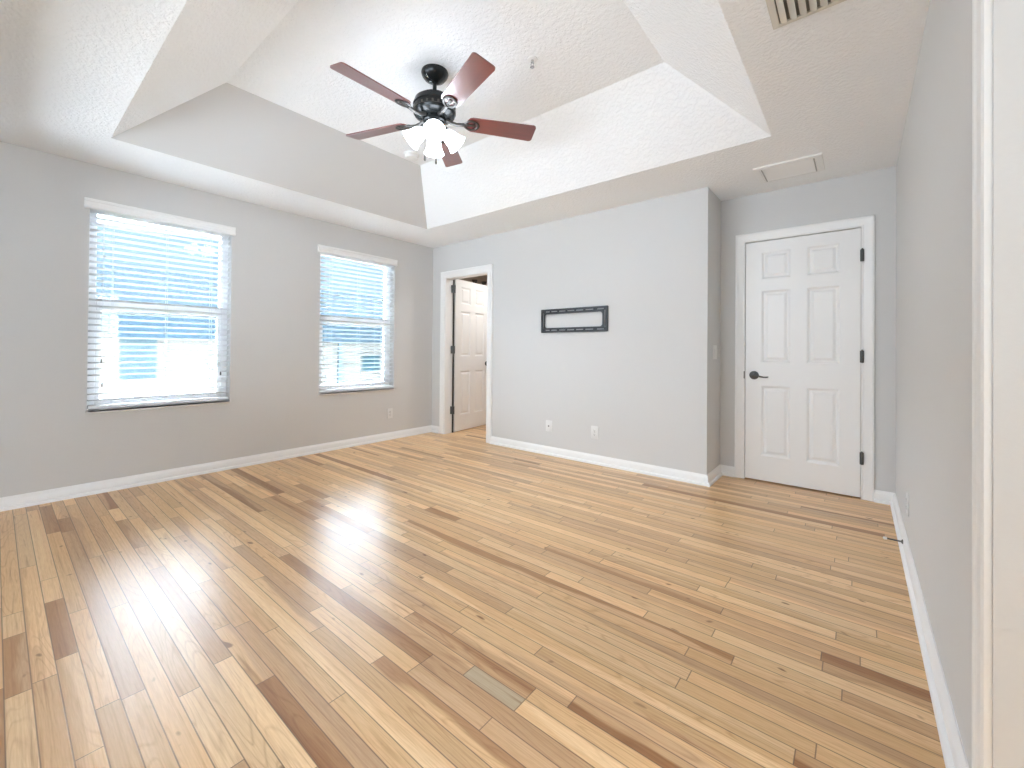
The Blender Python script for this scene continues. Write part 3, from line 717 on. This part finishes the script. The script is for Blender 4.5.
shell('wall_hall', XR + .1305, 3.0, -.30, 2.2, H, ('x0', 'x1'), M_wall, 'greige walls of the hall beyond the near opening')
wall('wall_hall_end', lambda u, d, z: (3.0 + d, u, z), -.40, 2.3, 0, H + .1, [(.75, 2.15, .25, 2.15, .09)], M_wall, 'greige end wall of the hall around the added window', .1)
w = MB()
for a, b_, c_, d_ in ((.75, .80, .25, 2.15), (2.10, 2.15, .25, 2.15), (1.425, 1.475, .25, 2.15), (.8, 2.1, .25, .30), (.8, 2.1, 2.10, 2.15)): w.box(3.02, 3.08, a, b_, c_, d_)
struct(w.build('window_4', M_vinyl), 'white framed window added at the unseen hall end for fill light', 'window')  # made-up window that holds the hall fill light
hd = bpy.data.lights.new('hall_fill_light', 'AREA'); hd.energy = HALL_W; hd.shape = 'RECTANGLE'; hd.size = 1.9; hd.size_y = 1.3; hd.color = (.78, .92, 1.05)  # area light added in the hall to brighten the left wall
ho_ = bpy.data.objects.new('hall_fill_light', hd); COL.objects.link(ho_); ho_.location = (3.015, 1.45, 1.2); ho_.rotation_euler = (0, R(90), 0)
for nm, loc, pw, sz in (('next_room_fill_light', (-3.4, 4.6, 2.40), BATH_W, .3),):  # area light added to brighten the next room, no fixture seen there
    ld = bpy.data.lights.new(nm, 'AREA'); ld.energy = pw; ld.shape = 'DISK'; ld.size = sz; ld.color = (1, .98, .95)
    lo = bpy.data.objects.new(nm, ld); COL.objects.link(lo); lo.location = loc
vl = empty('vanity_light', (-5.099, 5.245, 2.175)); tag(vl, 'dark vanity light seen over the top of the open door', 'wall light')
w = MB(); w.box(0.0005, .022, -.19, .19, -.05, .0, .006); w.build('back_plate', M_bronze, vl)
for k in (-.115, .115):
    w = MB(); w.tube([(.02, k, -.02), (.06, k, -.03), (.075, k, .0), (.075, k, .03)], .006, 10); q = w.build('arm', M_bronze, vl, smooth=True)
    w = MB(); w.lathe([(0, .02), (.02, .02), (.026, .035), (.046, .085), (.050, .10), (.045, .10), (.022, .04), (0, .036)], 24, Matrix.Translation((.075, k, 0))); w.build('cup_shade', M_bronze, q, smooth=True)

# ------------------------------------------------------------------ neighbouring house outside
nh = empty('neighbour_house', (-12, 4, -3)); tag(nh, 'white stucco neighbouring house with blue windows, seen through the blinds', 'house')
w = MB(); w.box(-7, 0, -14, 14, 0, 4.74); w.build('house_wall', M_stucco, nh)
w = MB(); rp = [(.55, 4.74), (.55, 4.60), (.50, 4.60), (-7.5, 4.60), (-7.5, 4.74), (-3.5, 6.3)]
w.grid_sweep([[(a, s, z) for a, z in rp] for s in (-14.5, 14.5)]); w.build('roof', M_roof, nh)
w = MB(); w.box(.552, .60, -14.5, 14.5, 4.26, 4.76, .01); w.build('eave_shade', M_eave_shade, nh)  # blue board standing in for the eave's shadow on the wall
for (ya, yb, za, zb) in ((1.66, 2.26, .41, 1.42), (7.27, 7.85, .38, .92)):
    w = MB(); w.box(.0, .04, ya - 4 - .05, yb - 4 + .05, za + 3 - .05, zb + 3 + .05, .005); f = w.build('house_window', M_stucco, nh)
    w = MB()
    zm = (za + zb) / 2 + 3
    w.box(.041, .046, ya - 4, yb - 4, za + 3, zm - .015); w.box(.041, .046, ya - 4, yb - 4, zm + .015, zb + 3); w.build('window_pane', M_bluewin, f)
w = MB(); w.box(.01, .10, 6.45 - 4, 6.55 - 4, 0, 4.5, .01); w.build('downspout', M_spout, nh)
w = MB(); w.box(-8.8, -4.62, -14, 22, -3.2, -2.98)
struct(w.build('added_paving', M_ground), 'unseen grey paving added below the two windows to bounce light', 'ground')  # strip put in under the windows as a bounce surface
w = MB(); w.box(-70, -8.8, -40, 50, -3.2, -3.0)
struct(w.build('ground', M_lawn), 'dark lawn between the added paving and the neighbouring house', 'ground')
